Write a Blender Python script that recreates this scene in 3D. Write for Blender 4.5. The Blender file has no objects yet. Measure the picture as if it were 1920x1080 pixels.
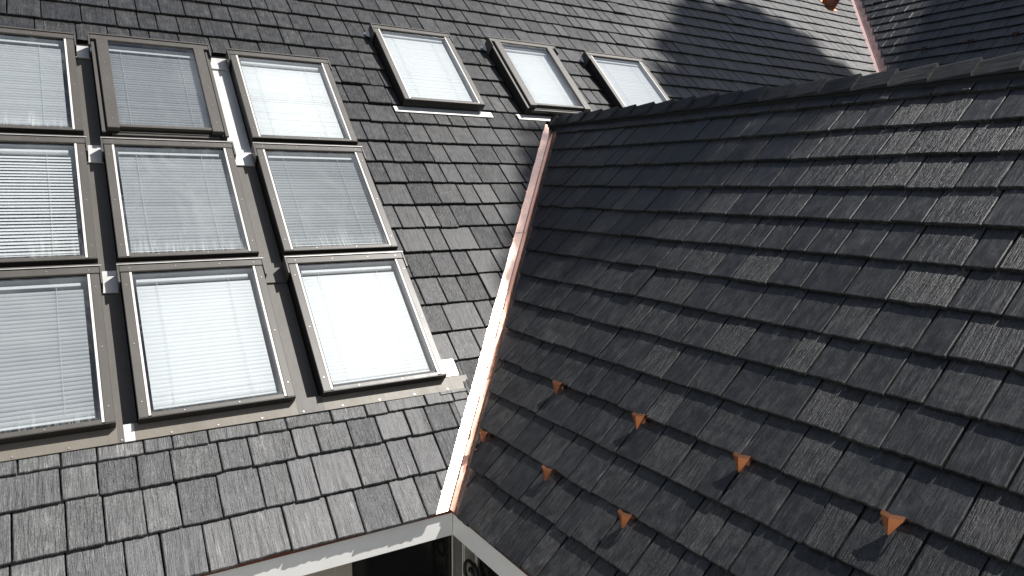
import bpy, bmesh, math, random
import numpy as np
from mathutils import Vector, Matrix

random.seed(7)
rng = random.Random(11)
scene = bpy.context.scene
COL = scene.collection

# ------------------------------------------------------------------ camera
CAM = Vector((-1.8108, -3.5633, 1.8503))
FOC = 1361.95                      # focal length in pixels of a 1920 wide picture
CR = (Vector((0.8501251, -0.52654319, 0.00629141)),      # right
      Vector((-0.06750031, -0.1208155, -0.99037736)),    # down
      Vector((0.52223656, 0.84151998, -0.13825012)))     # forward
cam = bpy.data.cameras.new('camera')
cam.sensor_width = 36.0
cam.lens = FOC / 1920 * 36
cam.clip_start = 0.05
cam.clip_end = 3000
camo = bpy.data.objects.new('camera', cam)
COL.objects.link(camo)
m = Matrix((( CR[0].x, -CR[1].x, -CR[2].x, CAM.x),
            ( CR[0].y, -CR[1].y, -CR[2].y, CAM.y),
            ( CR[0].z, -CR[1].z, -CR[2].z, CAM.z),
            (0, 0, 0, 1)))
camo.matrix_world = m
scene.camera = camo

# ------------------------------------------------------------------ sky and sun
SUN = Vector((0.4687, -0.2529, 0.8464)).normalized()
world = bpy.data.worlds.new('World')
scene.world = world
world.use_nodes = True
wn = world.node_tree
sky = wn.nodes.new('ShaderNodeTexSky')
sky.sky_type = 'NISHITA'
sky.sun_disc = False
sky.sun_elevation = math.asin(SUN.z)
sky.sun_rotation = math.atan2(SUN.x, SUN.y)
sky.altitude = 100
sky.air_density = 1.0
sky.dust_density = 1.6
sky.ozone_density = 1.0
# soft scattered clouds, the same all over the sky
wtc = wn.nodes.new('ShaderNodeTexCoord')
wno = wn.nodes.new('ShaderNodeTexNoise')
wno.inputs['Scale'].default_value = 2.6; wno.inputs['Detail'].default_value = 6; wno.inputs['Roughness'].default_value = 0.55
wn.links.new(wtc.outputs['Generated'], wno.inputs['Vector'])
wra = wn.nodes.new('ShaderNodeValToRGB')
wra.color_ramp.elements[0].position = 0.50; wra.color_ramp.elements[1].position = 0.66
wn.links.new(wno.outputs['Fac'], wra.inputs[0])
wmx = wn.nodes.new('ShaderNodeMix'); wmx.data_type = 'RGBA'
wmx.inputs[7].default_value = (11.5, 11.8, 12.3, 1)
wn.links.new(wra.outputs[0], wmx.inputs[0]); wn.links.new(sky.outputs[0], wmx.inputs[6])
wn.links.new(wmx.outputs[2], wn.nodes['Background'].inputs[0])
wn.nodes['Background'].inputs[1].default_value = 0.058
sl = bpy.data.lights.new('sun', 'SUN')
sl.energy = 5.0
sl.angle = math.radians(0.53)
sl.color = (1.0, 0.965, 0.92)
slo = bpy.data.objects.new('sun', sl)
COL.objects.link(slo)
slo.location = (10, -6, 30)
slo.rotation_euler = SUN.to_track_quat('Z', 'Y').to_euler()
scene.view_settings.view_transform = 'Standard'
scene.view_settings.look = 'None'
scene.view_settings.exposure = 0.38
scene.view_settings.gamma = 1.0

# ------------------------------------------------------------------ frames of the roof planes
PA = math.radians(45.0)            # main roof pitch
PB = math.radians(45.7)            # wing pitch
cA, sA = math.cos(PA), math.sin(PA)
cB, sB = math.cos(PB), math.sin(PB)
tB = math.tan(PB)
E_ = 0.24                          # shingle exposure
TH = 0.021                         # butt thickness
VR = 3.455                       # wing: eave to ridge along the slope
XR, ZR = VR * cB, VR * sB          # wing ridge
X2 = 6.1                           # eave line of the rear wing
VR2 = 9.1

def frame_matrix(o, ex, ey):
    ez = ex.cross(ey)
    return Matrix(((ex.x, ey.x, ez.x, o[0]), (ex.y, ey.y, ez.y, o[1]), (ex.z, ey.z, ez.z, o[2]), (0, 0, 0, 1)))

FA = frame_matrix((0, 0, 0), Vector((1, 0, 0)), Vector((0, cA, sA)))
# on the wings local x runs along -Y, so that x cross up-slope points out of the roof
FB = frame_matrix((0, 0, 0), Vector((0, -1, 0)), Vector((cB, 0, sB)))
FC = frame_matrix((X2, 0, 0), Vector((0, -1, 0)), Vector((cA, 0, sA)))

def A(u, v, h=0): return FA @ Vector((u, v, h))
def B(w, v, h=0): return FB @ Vector((-w, v, h))
def C2(w, v, h=0): return FC @ Vector((-w, v, h))

# ------------------------------------------------------------------ node helpers
def new_mat(name):
    mt = bpy.data.materials.new(name)
    mt.use_nodes = True
    nt = mt.node_tree
    return mt, nt, nt.nodes['Principled BSDF']

def nd(nt, typ, **kw):
    n = nt.nodes.new(typ)
    for k, v in kw.items():
        if isinstance(k, str) and k.startswith('i_'):
            n.inputs[k[2:].replace('_', ' ')].default_value = v
        else:
            setattr(n, k, v)
    return n

def ramp(nt, src, stops):
    r = nt.nodes.new('ShaderNodeValToRGB')
    els = r.color_ramp.elements
    while len(els) < len(stops): els.new(0.5)
    for e, (p, c) in zip(els, stops):
        e.position = p
        e.color = (*c, 1) if len(c) == 3 else c
    nt.links.new(src, r.inputs[0])
    return r.outputs[0]

def mathn(nt, op, a, b=None, clamp=False):
    n = nt.nodes.new('ShaderNodeMath'); n.operation = op; n.use_clamp = clamp
    for i, x in enumerate((a, b)):
        if x is None: continue
        if isinstance(x, (int, float)): n.inputs[i].default_value = x
        else: nt.links.new(x, n.inputs[i])
    return n.outputs[0]

def mixc(nt, fac, a, b, mode='MIX'):
    n = nt.nodes.new('ShaderNodeMix'); n.data_type = 'RGBA'; n.blend_type = mode
    for sock, x in ((n.inputs[0], fac), (n.inputs[6], a), (n.inputs[7], b)):
        if isinstance(x, (int, float)): sock.default_value = x
        elif isinstance(x, tuple): sock.default_value = (*x, 1)
        else: nt.links.new(x, sock)
    return n.outputs[2]

def noise(nt, vec, scale, detail=4, rough=0.55, dist=0.0):
    n = nt.nodes.new('ShaderNodeTexNoise')
    n.inputs['Scale'].default_value = scale
    n.inputs['Detail'].default_value = detail
    n.inputs['Roughness'].default_value = rough
    n.inputs['Distortion'].default_value = dist
    nt.links.new(vec, n.inputs['Vector'])
    return n.outputs['Fac']

def mapping(nt, vec, scale=(1, 1, 1), loc=None):
    mp = nt.nodes.new('ShaderNodeMapping')
    mp.inputs['Scale'].default_value = scale
    nt.links.new(vec, mp.inputs['Vector'])
    return mp.outputs[0]

def piece_random(nt):
    """One random number per piece, whether it is an object or an island of a joined mesh."""
    oi = nt.nodes.new('ShaderNodeObjectInfo')
    ge = nt.nodes.new('ShaderNodeNewGeometry')
    s = mathn(nt, 'ADD', oi.outputs['Random'], ge.outputs['Random Per Island'])
    return mathn(nt, 'FRACT', s)

def piece_coords(nt, rnd):
    tc = nt.nodes.new('ShaderNodeTexCoord')
    cx = nt.nodes.new('ShaderNodeCombineXYZ')
    nt.links.new(mathn(nt, 'MULTIPLY', rnd, 37.0), cx.inputs[0])
    nt.links.new(mathn(nt, 'MULTIPLY', rnd, 91.0), cx.inputs[1])
    nt.links.new(mathn(nt, 'MULTIPLY', rnd, 13.0), cx.inputs[2])
    va = nt.nodes.new('ShaderNodeVectorMath'); va.operation = 'ADD'
    nt.links.new(tc.outputs['Object'], va.inputs[0]); nt.links.new(cx.outputs[0], va.inputs[1])
    return va.outputs[0]

# ------------------------------------------------------------------ materials
def shingle_material(name, base=0.014, worn=0.062, grain=1.0, rough0=0.36, swap=False, cover=0.0, spec=0.62):
    mt, nt, p = new_mat(name)
    r = piece_random(nt)
    co = piece_coords(nt, r)
    if swap:                                   # grain along x instead of y (ridge caps)
        sp = nt.nodes.new('ShaderNodeSeparateXYZ'); cb = nt.nodes.new('ShaderNodeCombineXYZ')
        nt.links.new(co, sp.inputs[0])
        nt.links.new(sp.outputs[1], cb.inputs[0]); nt.links.new(sp.outputs[0], cb.inputs[1]); nt.links.new(sp.outputs[2], cb.inputs[2])
        co = cb.outputs[0]
    fine = noise(nt, mapping(nt, co, (170, 11, 50)), 1.0, 3, 0.65, 0.2)     # wood grain along the slope
    mid = noise(nt, mapping(nt, co, (62, 5.5, 20)), 1.0, 4, 0.65, 0.5)
    blot = noise(nt, mapping(nt, co, (17, 12, 10)), 1.0, 5, 0.68, 0.3)
    speck = noise(nt, mapping(nt, co, (150, 90, 100)), 1.0, 3, 0.6)
    g = mathn(nt, 'ADD', mathn(nt, 'MULTIPLY', fine, 0.5), mathn(nt, 'MULTIPLY', mid, 0.5))
    w = mathn(nt, 'MULTIPLY', ramp(nt, blot, [(0.40 - cover, (0, 0, 0)), (0.66 - cover, (1, 1, 1))]),
              ramp(nt, mathn(nt, 'ADD', mathn(nt, 'MULTIPLY', g, 0.6), mathn(nt, 'MULTIPLY', speck, 0.4)), [(0.42, (0.0, 0.0, 0.0)), (0.60, (1, 1, 1))]))
    b = (base * 0.96, base * 1.0, base * 1.08)
    wn_ = (worn * 0.985, worn * 1.0, worn * 1.015)
    c = mixc(nt, w, b, wn_)
    # pale scuffs that follow the grain, in patches
    scr = noise(nt, mapping(nt, co, (120, 7, 40)), 1.0, 2, 0.5, 0.3)
    pat = noise(nt, mapping(nt, co, (9, 7, 9)), 1.0, 3, 0.6)
    sm = mathn(nt, 'MULTIPLY', ramp(nt, scr, [(0.61, (0, 0, 0)), (0.72, (1, 1, 1))]), ramp(nt, pat, [(0.50, (0, 0, 0)), (0.66, (1, 1, 1))]))
    c = mixc(nt, mathn(nt, 'MULTIPLY', sm, 0.6), c, (worn * 2.6, worn * 2.6, worn * 2.6))
    cr = ramp(nt, g, [(0.36, (0.22, 0.22, 0.23)), (0.47, (1, 1, 1))])       # dark cracks of the grain
    c = mixc(nt, 0.8, c, cr, 'MULTIPLY')
    tone = ramp(nt, r, [(0.0, (0.62, 0.63, 0.67)), (0.35, (0.90, 0.90, 0.92)), (0.7, (1.06, 1.06, 1.03)), (0.9, (1.25, 1.27, 1.22)), (1.0, (1.55, 1.50, 1.42))])
    c = mixc(nt, 1.0, c, tone, 'MULTIPLY')
    nt.links.new(c, p.inputs['Base Color'])
    ro = mathn(nt, 'ADD', mathn(nt, 'MULTIPLY', blot, 0.30), rough0 - 0.05)
    nt.links.new(ro, p.inputs['Roughness'])
    p.inputs['Specular IOR Level'].default_value = spec
    bmp = nd(nt, 'ShaderNodeBump')
    bmp.inputs['Strength'].default_value = grain
    bmp.inputs['Distance'].default_value = 0.013
    hsum = mathn(nt, 'ADD', g, mathn(nt, 'MULTIPLY', speck, 0.10))
    nt.links.new(hsum, bmp.inputs['Height'])
    # some pieces are nearly smooth, others deeply grained
    r2 = mathn(nt, 'FRACT', mathn(nt, 'MULTIPLY', r, 7.31))
    nt.links.new(mathn(nt, 'MULTIPLY', ramp(nt, r2, [(0.0, (0.26, 0.26, 0.26)), (0.4, (0.42, 0.42, 0.42)), (0.75, (0.80, 0.80, 0.80)), (1.0, (1.0, 1.0, 1.0))]), grain), bmp.inputs['Strength'])
    nt.links.new(bmp.outputs[0], p.inputs['Normal'])
    return mt

def metal_paint(name, col, rough=0.45, spec=0.5, var=0.12, metallic=0.0, bump=0.0):
    mt, nt, p = new_mat(name)
    tc = nt.nodes.new('ShaderNodeTexCoord')
    n = noise(nt, mapping(nt, tc.outputs['Object'], (9, 3, 9)), 1.0, 5, 0.65)
    lo = tuple(x * (1 - var) for x in col); hi = tuple(min(1, x * (1 + var)) for x in col)
    nt.links.new(ramp(nt, n, [(0.3, lo), (0.7, hi)]), p.inputs['Base Color'])
    nt.links.new(mathn(nt, 'ADD', mathn(nt, 'MULTIPLY', n, 0.2), rough - 0.1), p.inputs['Roughness'])
    p.inputs['Specular IOR Level'].default_value = spec
    p.inputs['Metallic'].default_value = metallic
    if bump:
        b = nd(nt, 'ShaderNodeBump'); b.inputs['Strength'].default_value = bump; b.inputs['Distance'].default_value = 0.01
        n2 = noise(nt, mapping(nt, tc.outputs['Object'], (7, 7, 7)), 1.0, 3, 0.5)
        nt.links.new(n2, b.inputs['Height']); nt.links.new(b.outputs[0], p.inputs['Normal'])
    return mt

M = {}
M['shingle'] = shingle_material('weathered_shingle')
M['cap'] = shingle_material('ridge_cap_shingle', 0.016, 0.034, 0.7, 0.46, True, 0.0, 0.32)
M['shingle_pale'] = shingle_material('pale_shingle', 0.034, 0.150, 1.0, 0.44, False, 0.05)  # whitish mottled shingle, lighter overall, for the lowest courses
M['deck'] = metal_paint('underlayment', (0.018, 0.018, 0.019), 0.8, 0.2)
M['taupe'] = metal_paint('taupe_cladding', (0.078, 0.071, 0.063), 0.42, 0.5, 0.06)
M['taupe_flash'] = metal_paint('taupe_flashing', (0.092, 0.084, 0.074), 0.5, 0.45, 0.10, bump=0.25)
M['apron'] = metal_paint('apron_flashing', (0.165, 0.146, 0.118), 0.5, 0.45, 0.10, bump=0.35)
M['dark_frame'] = metal_paint('dark_frame', (0.020, 0.018, 0.016), 0.5, 0.4)
M['silver'] = metal_paint('bare_aluminium', (0.55, 0.54, 0.53), 0.42, 0.5, 0.10, metallic=0.35, bump=0.3)
M['spacer'] = metal_paint('pale_glazing_strip', (0.70, 0.67, 0.62), 0.4)
M['screw'] = metal_paint('screw_steel', (0.45, 0.43, 0.40), 0.35, 0.5, metallic=0.8)
M['blind'] = metal_paint('white_blind_slat', (0.84, 0.845, 0.84), 0.45, 0.4, 0.02)
M['cord'] = metal_paint('white_cord', (0.75, 0.78, 0.78), 0.7)
M['well'] = metal_paint('white_light_well', (0.55, 0.57, 0.58), 0.7)
M['room'] = metal_paint('dim_room', (0.10, 0.11, 0.11), 0.9)
M['white_paint'] = metal_paint('white_painted_board', (0.84, 0.84, 0.82), 0.5, 0.4, 0.03)
M['wall_trim'] = metal_paint('taupe_trim_paint', (0.30, 0.28, 0.25), 0.5, 0.4, 0.05)
M['wall_beige'] = metal_paint('beige_wall_paint', (0.42, 0.38, 0.32), 0.6, 0.3, 0.05)
M['door_glass'] = metal_paint('dark_door_glass', (0.012, 0.013, 0.012), 0.06, 0.5, 0.2)
M['iron'] = metal_paint('black_wrought_iron', (0.012, 0.011, 0.010), 0.5, 0.5)
M['drip'] = metal_paint('oxidised_copper_edge', (0.16, 0.055, 0.04), 0.45, 0.5, 0.2, metallic=0.6)
M['bounce_paving'] = metal_paint('pale_bounce_paving', (0.42, 0.39, 0.34), 0.8, 0.3, 0.2)
M['bark'] = metal_paint('bark', (0.10, 0.075, 0.055), 0.9, 0.2, 0.3)

def copper(name, col, rough, var=0.15, bump=0.35, stretch=(5, 5, 5)):
    mt, nt, p = new_mat(name)
    tc = nt.nodes.new('ShaderNodeTexCoord')
    n = noise(nt, mapping(nt, tc.outputs['Object'], stretch), 1.0, 5, 0.6, 0.6)
    lo = tuple(x * (1 - var) for x in col); hi = tuple(min(1, x * (1 + var)) for x in col)
    nt.links.new(ramp(nt, n, [(0.3, lo), (0.7, hi)]), p.inputs['Base Color'])
    p.inputs['Metallic'].default_value = 1.0
    nt.links.new(mathn(nt, 'ADD', mathn(nt, 'MULTIPLY', n, 0.16), rough - 0.08), p.inputs['Roughness'])
    b = nd(nt, 'ShaderNodeBump'); b.inputs['Strength'].default_value = bump; b.inputs['Distance'].default_value = 0.02
    nt.links.new(noise(nt, mapping(nt, tc.outputs['Object'], (6, 6, 6)), 1.0, 2, 0.4), b.inputs['Height'])
    nt.links.new(b.outputs[0], p.inputs['Normal'])
    return mt
M['copper'] = copper('new_copper_sheet', (0.92, 0.68, 0.58), 0.23, 0.08, 0.10)
M['copper_dull'] = copper('dulled_copper_sheet', (0.25, 0.18, 0.18), 0.75, 0.25, 0.3)
M['copper_vent'] = copper('brown_copper_vent', (0.42, 0.19, 0.11), 0.55)
M['copper_shaded'] = copper('shaded_guard_copper', (0.09, 0.06, 0.05), 0.55)  # guard copper darkened in colour for the tree shade on the rear wing
M['copper_guard'] = copper('brown_copper', (0.62, 0.26, 0.125), 0.40, 0.12, 0.15)

def pane_material(name, dirt, seed, haze=0.0):
    mt = bpy.data.materials.new(name); mt.use_nodes = True
    nt = mt.node_tree; nt.nodes.clear()
    out = nt.nodes.new('ShaderNodeOutputMaterial')
    tr = nt.nodes.new('ShaderNodeBsdfTransparent'); tr.inputs[0].default_value = (0.90, 0.93, 0.94, 1)  # faint blue tint stands in for the reflected sky
    gl = nt.nodes.new('ShaderNodeBsdfGlossy'); gl.inputs['Roughness'].default_value = 0.015
    gl.inputs[0].default_value = (1, 1, 1, 1)
    fr = nt.nodes.new('ShaderNodeFresnel'); fr.inputs[0].default_value = 1.52
    mx = nt.nodes.new('ShaderNodeMixShader')
    nt.links.new(mathn(nt, 'MULTIPLY', fr.outputs[0], 2.2, True), mx.inputs[0])
    nt.links.new(tr.outputs[0], mx.inputs[1]); nt.links.new(gl.outputs[0], mx.inputs[2])
    # dried drips and dust: strongest along the lower edge, thin film elsewhere
    tc = nt.nodes.new('ShaderNodeTexCoord')
    ad = nt.nodes.new('ShaderNodeVectorMath'); ad.operation = 'ADD'; ad.inputs[1].default_value = (seed * 3.7, seed * 1.3, 0)
    nt.links.new(tc.outputs['Object'], ad.inputs[0])
    sep = nt.nodes.new('ShaderNodeSeparateXYZ'); nt.links.new(tc.outputs['Object'], sep.inputs[0])
    drip = noise(nt, mapping(nt, ad.outputs[0], (70, 4, 1)), 1.0, 4, 0.55, 0.8)
    reach = noise(nt, mapping(nt, ad.outputs[0], (11, 0.2, 1)), 1.0, 3, 0.7)
    lim = mathn(nt, 'ADD', mathn(nt, 'MULTIPLY', reach, 0.66), -0.17)
    below = mathn(nt, 'MULTIPLY', mathn(nt, 'SUBTRACT', lim, sep.outputs[1]), 4.5, True)
    d1 = mathn(nt, 'MULTIPLY', ramp(nt, drip, [(0.44, (0, 0, 0)), (0.66, (1, 1, 1))]), below)
    smear = noise(nt, mapping(nt, ad.outputs[0], (3.5, 2.0, 1)), 1.0, 5, 0.65, 1.2)
    d2 = ramp(nt, smear, [(0.48, (0, 0, 0)), (0.75, (1, 1, 1))])
    dots = noise(nt, ad.outputs[0], 85, 2, 0.5)
    d3 = mathn(nt, 'MULTIPLY', ramp(nt, dots, [(0.66, (0, 0, 0)), (0.72, (1, 1, 1))]), 0.12)
    tot = mathn(nt, 'ADD', mathn(nt, 'MULTIPLY', d1, dirt * 0.62), mathn(nt, 'ADD', mathn(nt, 'MULTIPLY', d2, 0.10 * dirt + haze), mathn(nt, 'MULTIPLY', d3, dirt)))
    tot = mathn(nt, 'MINIMUM', tot, 0.75)
    df = nt.nodes.new('ShaderNodeBsdfDiffuse'); df.inputs[0].default_value = (0.62, 0.64, 0.62, 1)
    m2 = nt.nodes.new('ShaderNodeMixShader')
    nt.links.new(tot, m2.inputs[0]); nt.links.new(mx.outputs[0], m2.inputs[1]); nt.links.new(df.outputs[0], m2.inputs[2])
    nt.links.new(m2.outputs[0], out.inputs[0])
    return mt

def leaf_material():
    mt, nt, p = new_mat('leaf')
    r = piece_random(nt)
    nt.links.new(ramp(nt, r, [(0, (0.03, 0.06, 0.015)), (1, (0.08, 0.12, 0.03))]), p.inputs['Base Color'])
    p.inputs['Roughness'].default_value = 0.6
    return mt
M['leaf'] = leaf_material()

def ground_material():
    mt, nt, p = new_mat('lawn')
    tc = nt.nodes.new('ShaderNodeTexCoord')
    n = noise(nt, tc.outputs['Object'], 0.9, 6, 0.65)
    nt.links.new(ramp(nt, n, [(0.3, (0.035, 0.055, 0.018)), (0.7, (0.08, 0.10, 0.04))]), p.inputs['Base Color'])
    p.inputs['Roughness'].default_value = 0.9
    return mt
M['lawn'] = ground_material()

# ------------------------------------------------------------------ object helpers
def link(o, parent=None):
    COL.objects.link(o)
    if parent is not None: o.parent = parent
    return o

def mesh_of(name, verts, faces, mat, smooth=False):
    me = bpy.data.meshes.new(name)
    me.from_pydata([tuple(v) for v in verts], [], faces)
    me.materials.append(mat)
    if smooth:
        me.polygons.foreach_set('use_smooth', [True] * len(me.polygons))
    me.update()
    return me

def obj(name, me, parent=None, mw=None):
    o = bpy.data.objects.new(name, me)
    link(o, parent)
    if mw is not None: o.matrix_local = mw
    return o

def tag(o, label, cat, group=None):
    o['label'] = label; o['category'] = cat
    if group: o['group'] = group
    return o

def empty(name, mw):
    o = bpy.data.objects.new(name, None)
    COL.objects.link(o)
    o.empty_display_size = 0.2
    o.matrix_world = mw
    return o

class MB:
    """collects boxes / prisms into one mesh"""
    def __init__(self): self.v = []; self.f = []
    def box(self, x0, x1, y0, y1, z0, z1):
        n = len(self.v)
        self.v += [(x0, y0, z0), (x1, y0, z0), (x1, y1, z0), (x0, y1, z0), (x0, y0, z1), (x1, y0, z1), (x1, y1, z1), (x0, y1, z1)]
        self.f += [tuple(n + i for i in q) for q in ((3, 2, 1, 0), (4, 5, 6, 7), (0, 1, 5, 4), (1, 2, 6, 5), (2, 3, 7, 6), (3, 0, 4, 7))]
        return self
    def poly(self, pts):
        n = len(self.v); self.v += [tuple(p) for p in pts]; self.f.append(tuple(range(n, n + len(pts)))); return self
    def mesh(self, name, mat, bevel=0.0):
        me = mesh_of(name, self.v, self.f, mat)
        if bevel:
            bm = bmesh.new(); bm.from_mesh(me)
            bmesh.ops.bevel(bm, geom=bm.edges[:], offset=bevel, segments=1, affect='EDGES', clamp_overlap=True)
            bm.to_mesh(me); bm.free()
        return me
    def build(self, name, mat, parent=None, bevel=0.0, mw=None):
        return obj(name, self.mesh(name, mat, bevel), parent, mw)

def tube(pts, rad, seg=6, closed=False):
    v, f = [], []
    pts = [Vector(p) for p in pts]
    n = len(pts)
    rads = rad if isinstance(rad, (list, tuple)) else [rad] * n
    for i, p in enumerate(pts):
        t = (pts[min(i + 1, n - 1)] - pts[max(i - 1, 0)]).normalized()
        a = t.orthogonal().normalized() if i == 0 else (a - t * a.dot(t)).normalized()
        b = t.cross(a)
        for k in range(seg):
            an = 2 * math.pi * k / seg
            v.append(p + (a * math.cos(an) + b * math.sin(an)) * rads[i])
    for i in range(n - 1):
        for k in range(seg):
            f.append((i * seg + k, i * seg + (k + 1) % seg, (i + 1) * seg + (k + 1) % seg, (i + 1) * seg + k))
    f.append(tuple(range(seg - 1, -1, -1))); f.append(tuple((n - 1) * seg + k for k in range(seg)))
    return v, f

def project(P):
    d = P - CAM
    z = d.dot(CR[2])
    if z < 0.05: return None
    return (960 + FOC * d.dot(CR[0]) / z, 540 + FOC * d.dot(CR[1]) / z, z)

# ------------------------------------------------------------------ shingles
WIDTHS = [0.135, 0.155, 0.175, 0.19, 0.21, 0.235, 0.26]
SL = E_ + 0.045

def shingle_arrays(w, r, slope_len=SL, butt=TH, exposure=E_):
    """tapered slab: ragged butt at y=0, top running up the slope, x from 0 to w"""
    k = max(3, int(round(w / 0.020)))
    xs = [0.0] + [0.0045 + (w - 0.009) * i / k for i in range(k + 1)] + [w]
    n = len(xs) - 1
    v = []
    slope = butt / exposure
    jit = [r.uniform(-0.0028, 0.0022) for _ in xs]
    for i, x in enumerate(xs):            # butt top edge (slightly rounded over: two rows)
        zz = r.uniform(-0.0016, 0.0010) - (0.0038 if i in (0, n) else 0.0)
        v.append((x, jit[i] + 0.001, butt - 0.0035 + zz))
        v.append((x, jit[i] + 0.005, butt - slope * 0.005 + zz * 0.7))
    for i, x in enumerate(xs): v.append((x, slope_len, butt - slope * slope_len - (0.0025 if i in (0, n) else 0)))
    for i, x in enumerate(xs): v.append((x, jit[i] - 0.0005, 0.0004))
    b0 = 2 * (n + 1); k0 = 3 * (n + 1)
    f = []
    for i in range(n):
        f.append((2 * i, 2 * i + 2, 2 * i + 3, 2 * i + 1))
        f.append((2 * i + 1, 2 * i + 3, b0 + i + 1, b0 + i))
        f.append((k0 + i, k0 + i + 1, 2 * i + 2, 2 * i))
    N = len(v)
    v += [(0, slope_len, -0.009), (w, slope_len, -0.009)]
    f.append((0, 1, b0, N, k0))
    f.append((2 * n + 1, 2 * n, k0 + n, N + 1, b0 + n))
    return v, f

SH_MESH = {}
def shingle_mesh(wi, var, mat):
    key = (wi, var, mat.name)
    if key not in SH_MESH:
        r = random.Random(wi * 100 + var)
        v, f = shingle_arrays(WIDTHS[wi] - 0.008, r)
        SH_MESH[key] = mesh_of('shingle', v, f, mat)
    return SH_MESH[key]

def clip_mesh(v, f, planes):
    """cut away what lies on the positive side of each (point, normal) plane"""
    bm = bmesh.new()
    bv = [bm.verts.new(p) for p in v]
    for q in f: bm.faces.new([bv[i] for i in q])
    for co, no in planes:
        g = bm.verts[:] + bm.edges[:] + bm.faces[:]
        if not g: break
        bmesh.ops.bisect_plane(bm, geom=g, plane_co=co, plane_no=no, clear_outer=True)
        be = [e for e in bm.edges if e.is_boundary]
        if be:
            try: bmesh.ops.holes_fill(bm, edges=be, sides=0)
            except Exception: pass
    bm.verts.index_update()
    vv = [tuple(x.co) for x in bm.verts]; ff = [tuple(x.index for x in q.verts) for q in bm.faces]
    bm.free()
    return vv, ff

def field(root, frame, rows, mat, holes, clip, visible, seed, sway=None, max_single=300, pale_below=-9):
    """rows: (v0, umin, umax, vtop). Lay shingles, cut them, keep the 300 biggest in view as objects."""
    r = random.Random(seed)
    pieces = []
    prev = None
    for (v0, ua, ub, vtop) in rows:
        u = ua + r.uniform(-0.2, 0)
        last = -1
        while u < ub:
            wi = r.choice([i for i in range(len(WIDTHS)) if i != last]); last = wi
            w = WIDTHS[wi]
            var = r.randrange(4)
            x0, x1 = u, u + w
            u = x1
            y0 = v0 + r.gauss(0, 0.0028); y1 = y0 + SL
            if vtop is not None: y1 = min(y1, vtop)
            # subtract the rectangles
            rects = [(x0, x1, y0, y1)]
            for (hx0, hx1, hy0, hy1) in holes:
                nr = []
                for (a0, a1, b0, b1) in rects:
                    if a1 <= hx0 or a0 >= hx1 or b1 <= hy0 or b0 >= hy1: nr.append((a0, a1, b0, b1)); continue
                    if a0 < hx0: nr.append((a0, hx0, b0, b1))
                    if a1 > hx1: nr.append((hx1, a1, b0, b1))
                    c0, c1 = max(a0, hx0), min(a1, hx1)
                    if b0 < hy0: nr.append((c0, c1, b0, hy0))
                    if b1 > hy1: nr.append((c0, c1, hy1, b1))
                rects = nr
            for (a0, a1, b0, b1) in rects:
                if a1 - a0 < 0.02 or b1 - b0 < 0.02: continue
                planes = []
                if a0 > x0 + 1e-6: planes.append(((a0 - x0, 0, 0), (-1, 0, 0)))
                if a1 < x1 - 1e-6: planes.append(((a1 - x0, 0, 0), (1, 0, 0)))
                if b0 > y0 + 1e-6: planes.append(((0, b0 - y0, 0), (0, -1, 0)))
                if b1 < y0 + SL - 1e-6: planes.append(((0, b1 - y0, 0), (0, 1, 0)))
                skip = False
                for (p0, n0) in clip(v0):            # valley line in roof coordinates
                    d = [((x - p0[0]) * n0[0] + (y - p0[1]) * n0[1]) for x in (a0, a1) for y in (b0, b1)]
                    if min(d) > -0.015: skip = True; break
                    if max(d) > 0: planes.append(((p0[0] - x0, p0[1] - y0, 0), (n0[0], n0[1], 0)))
                if skip: continue
                lift = r.uniform(0.0, 0.003) + (r.uniform(0.003, 0.007) if r.random() < 0.04 else 0)
                if sway: lift += sway((a0 + a1) / 2, y0)
                rot = Matrix.Rotation(r.gauss(0, 0.005), 4, 'Z') @ Matrix.Rotation(r.gauss(0, 0.006), 4, 'Y')
                mw = Matrix.Translation((x0 + 0.004, y0, lift)) @ rot
                cx, cy = (a0 + a1) / 2, (b0 + min(b1, b0 + E_)) / 2
                P = frame @ Vector((cx, cy, 0.01))
                pr = project(P)
                size = 0
                if pr and -60 < pr[0] < 1980 and -60 < pr[1] < 1140 and visible(P):
                    nrm = (frame.to_3x3() @ Vector((0, 0, 1)))
                    size = (a1 - a0) * (min(b1, b0 + E_) - b0) * abs(nrm.dot((CAM - P).normalized())) / pr[2] ** 2
                pieces.append((size, wi, var, planes, mw, v0))
    pieces.sort(key=lambda q: -q[0])
    SV, SF = [], []
    mat0 = mat
    for i, (size, wi, var, planes, mw, v0) in enumerate(pieces):
        mat = M['shingle_pale'] if v0 < pale_below else mat0
        single = i < max_single and size > 0
        if planes:
            v, f = shingle_arrays(WIDTHS[wi] - 0.008, random.Random(wi * 100 + var))
            v, f = clip_mesh(v, f, planes)
            if not f: continue
            if single:
                obj('shingle', mesh_of('shingle', v, f, mat), root, mw); continue
        else:
            if single:
                obj('shingle', shingle_mesh(wi, var, mat), root, mw); continue
            v, f = shingle_arrays(WIDTHS[wi] - 0.008, random.Random(wi * 100 + var))
        n = len(SV)
        SV += [tuple(mw @ Vector(p)) for p in v]
        SF += [tuple(n + k for k in q) for q in f]
    if SF:
        o = obj('shingle_field', mesh_of('shingle_field', SV, SF, mat0), root)
        o['kind'] = 'stuff'
    return len(pieces)

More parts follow.
